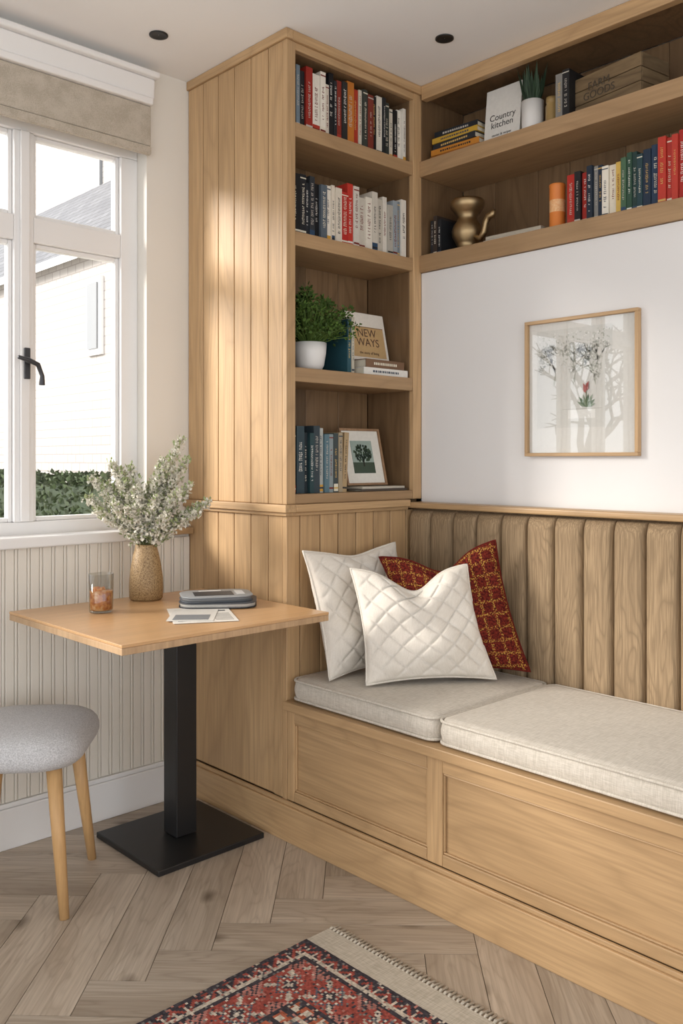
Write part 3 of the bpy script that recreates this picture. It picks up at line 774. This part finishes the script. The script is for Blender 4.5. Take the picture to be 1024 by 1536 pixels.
ban=tin.math('LESS_THAN',tin.math('ABSOLUTE',tin.math('SUBTRACT',s3.outputs[2],2.03)),.02)
tin.l(tin.mix(tin.math('MULTIPLY',ban,tin.noise(co,150,2)),(.72,.22,.04),(.9,.7,.4)),tin.b.inputs['Base Color'])
b=MB(); b.lathe([(.001,0),(.026,.001),(.027,.004),(.027,.006),(.026,.008),(.026,.145),(.027,.147),(.027,.153),(.025,.155),(.001,.154)],(2.495,1.603,1.9485),28,cap=False); b.build('storage_tin',[tin.mat])
b=MB(); 
M=Matrix.Translation((2.54,1.400,2.2925))@Matrix.Rotation(math.radians(-9),4,'Z')
for z0,z1 in ((0,.042),(.044,.086),(.088,.13)):
    b.box(-.07,-.062,-.125,.125,z0,z1,1,M=M); b.box(.062,.07,-.125,.125,z0,z1,1,M=M); b.box(-.062,.062,-.125,-.117,z0,z1,0,M=M); b.box(-.062,.062,.117,.125,z0,z1,0,M=M)
b.box(-.062,.062,-.117,.117,.0,.008,1,M=M); b.box(-.062,.062,-.117,.117,.118,.126,1,M=M)
crate=Empty('wooden_crate')
b.build('planks',[wood('crate_x',0,(.24,.17,.09),(.13,.085,.045),rough=.7,rings=.8),wood('crate_y',1,(.27,.19,.10),(.14,.09,.045),rough=.7,rings=.8)],.001,1,crate)
textpart('FARM\nGOODS',.034,M@Matrix.Translation((-.0712,0.03,.075))@Matrix(((0,0,-1,0),(-1,0,0,0),(0,1,0,0),(0,0,0,1))),inkg,crate)
b=MB(); c0=(2.53,2.004,1.9485)
b.lathe([(.001,0),(.044,.001),(.050,.006),(.044,.014),(.034,.024),(.042,.040),(.055,.065),(.057,.085),(.050,.105),(.038,.120),(.034,.134),(.046,.150),(.058,.165),(.063,.178),(.062,.19),(.059,.196),(.055,.19),(.055,.176),(.028,.15),(.001,.14)],c0,32,cap=False)
hx_,hy_=c0[0]-.01,c0[1]
b.tube([(hx_,hy_-.045,c0[2]+.055),(hx_,hy_-.068,c0[2]+.045),(hx_,hy_-.084,c0[2]+.065),(hx_,hy_-.090,c0[2]+.095),(hx_,hy_-.102,c0[2]+.115),(hx_,hy_-.120,c0[2]+.12),(hx_,hy_-.128,c0[2]+.135)],[.009,.011,.012,.011,.012,.014,.008],12)
b.build('brass_pitcher',[brass])

# ---------------------------------------------------------------- outside
t=NT('white_brick'); br=t.n('ShaderNodeTexBrick'); sw=t.n('ShaderNodeSeparateXYZ'); t.l(t.coord(),sw.inputs[0]); cw=t.n('ShaderNodeCombineXYZ'); t.l(sw.outputs[1],cw.inputs[0]); t.l(sw.outputs[2],cw.inputs[1]); t.l(cw.outputs[0],br.inputs['Vector'])
br.inputs['Scale'].default_value=3.4; br.inputs['Color1'].default_value=(.52,.49,.46,1); br.inputs['Color2'].default_value=(.46,.43,.40,1); br.inputs['Mortar'].default_value=(.34,.31,.29,1); br.inputs['Mortar Size'].default_value=.018
t.l(br.outputs[0],t.b.inputs['Base Color']); t.b.inputs['Roughness'].default_value=.9; brickm=t.mat
t=NT('slate_roof'); br=t.n('ShaderNodeTexBrick'); t.l(t.mapping(t.coord(),(1,1,1),(0,0,0),(0,0,math.radians(90))),br.inputs['Vector']); br.inputs['Scale'].default_value=3.5
br.inputs['Color1'].default_value=(.17,.17,.18,1); br.inputs['Color2'].default_value=(.11,.11,.12,1); br.inputs['Mortar'].default_value=(.04,.04,.04,1); t.l(br.outputs[0],t.b.inputs['Base Color']); slate=t.mat
e=Empty('neighbouring_house')
b=MB(); b.box(3.5,5.7,4.2,13,-.3,3.02,0)
b.add([(3.38,4.1,2.93),(3.38,13.1,2.93),(4.6,13.1,4.15),(4.6,4.1,4.15),(5.8,4.1,2.93),(5.8,13.1,2.93)],[(0,1,2,3),(3,2,5,4)],1)
b.add([(3.38,4.1,2.86),(3.38,13.1,2.86),(4.6,13.1,4.08),(4.6,4.1,4.08),(3.38,4.1,2.93),(3.38,13.1,2.93)],[(0,1,2,3),(0,1,5,4)],2)
b.add([(3.5,4.2,3.0),(5.7,4.2,3.0),(4.6,4.2,4.1)],[(0,1,2)],0)
b.box(3.47,3.52,6.50,6.74,2.06,2.70,2); b.box(3.455,3.472,6.54,6.70,2.11,2.65,3)
b.box(5.9,8.5,10,14,-.3,7.5,0); b.box(5.86,5.92,11.0,11.3,4.6,5.6,3)
b.build('house_shell',[brickm,slate,gloss_white,plain('pale_pane',(.24,.25,.26),.3)],0,2,e,normals=False)
b=MB(); rr=random.Random(5)
b.box(2.75,3.25,4.0,12,-.2,1.02,0,(.03,.05,.02))
for k in range(9000):
    fc=rr.random()
    if fc<.6: P=(2.75+rr.uniform(-.05,.0),rr.uniform(4,12),rr.uniform(0,1.05))
    else: P=(rr.uniform(2.72,3.28),rr.uniform(4,12),1.02+rr.uniform(0,.07))
    g=rr.uniform(.5,1.4); b.leaf(P,(rr.gauss(-.3,1),rr.gauss(0,1),rr.gauss(.3,1)),(rr.random(),rr.random(),1),.05,.018,0,(.07*g,.10*g,.045*g))
b.build('garden_hedge',[leafm],0,normals=False)
b=MB(); b.box(-14,20,2.95,24,-.4,-.3); b.build('garden_ground',[plain('paving',(.45,.43,.40),.9,.1)])
b=MB(); rr=random.Random(9)
def branch(p,d,L,r,dep):
    q=p+d*L; b.tube([p,p.lerp(q,.5)+Vector((rr.uniform(-.05,.05),)*3)*L,q],[r,r*.85,r*.7],6,0,(.10,.075,.055))
    if dep==0: return
    for _ in range(3 if dep>1 else 4):
        nd=(d+Vector((rr.gauss(0,.5),rr.gauss(0,.5),rr.gauss(.05,.35)))).normalized(); branch(q,nd,L*rr.uniform(.6,.8),r*.62,dep-1)
branch(Vector((-7.8,7.6,-.3)),Vector((0,0,1)),1.3,.12,5)
b.build('garden_tree',[leafm],0,normals=False)

# ---------------------------------------------------------------- light
w=bpy.data.worlds.new('World'); sc.world=w; w.use_nodes=True; bg=w.node_tree.nodes['Background']; bg.inputs[0].default_value=(.965,.98,1,1); bg.inputs[1].default_value=2.1
s=bpy.data.lights.new('sun','SUN'); s.energy=6.5; s.angle=math.radians(20); s.color=(1,.94,.86); so_=bpy.data.objects.new('sun',s); sc.collection.objects.link(so_)
d=Vector((.74,-.60,-.38)); so_.rotation_euler=d.to_track_quat('-Z','Y').to_euler(); so_.location=(-4,8,6)

# camera
cam=bpy.data.cameras.new('camera'); co=bpy.data.objects.new('camera',cam); sc.collection.objects.link(co)
co.location=(0,0,1.2); co.rotation_euler=(math.radians(90),0,math.radians(-43.46))
cam.sensor_fit='HORIZONTAL'; cam.sensor_width=36; cam.lens=1316/1024*36; cam.shift_y=-78/1024; cam.clip_start=.05
sc.camera=co
sc.view_settings.view_transform='Standard'; sc.view_settings.look='None'; sc.view_settings.exposure=0
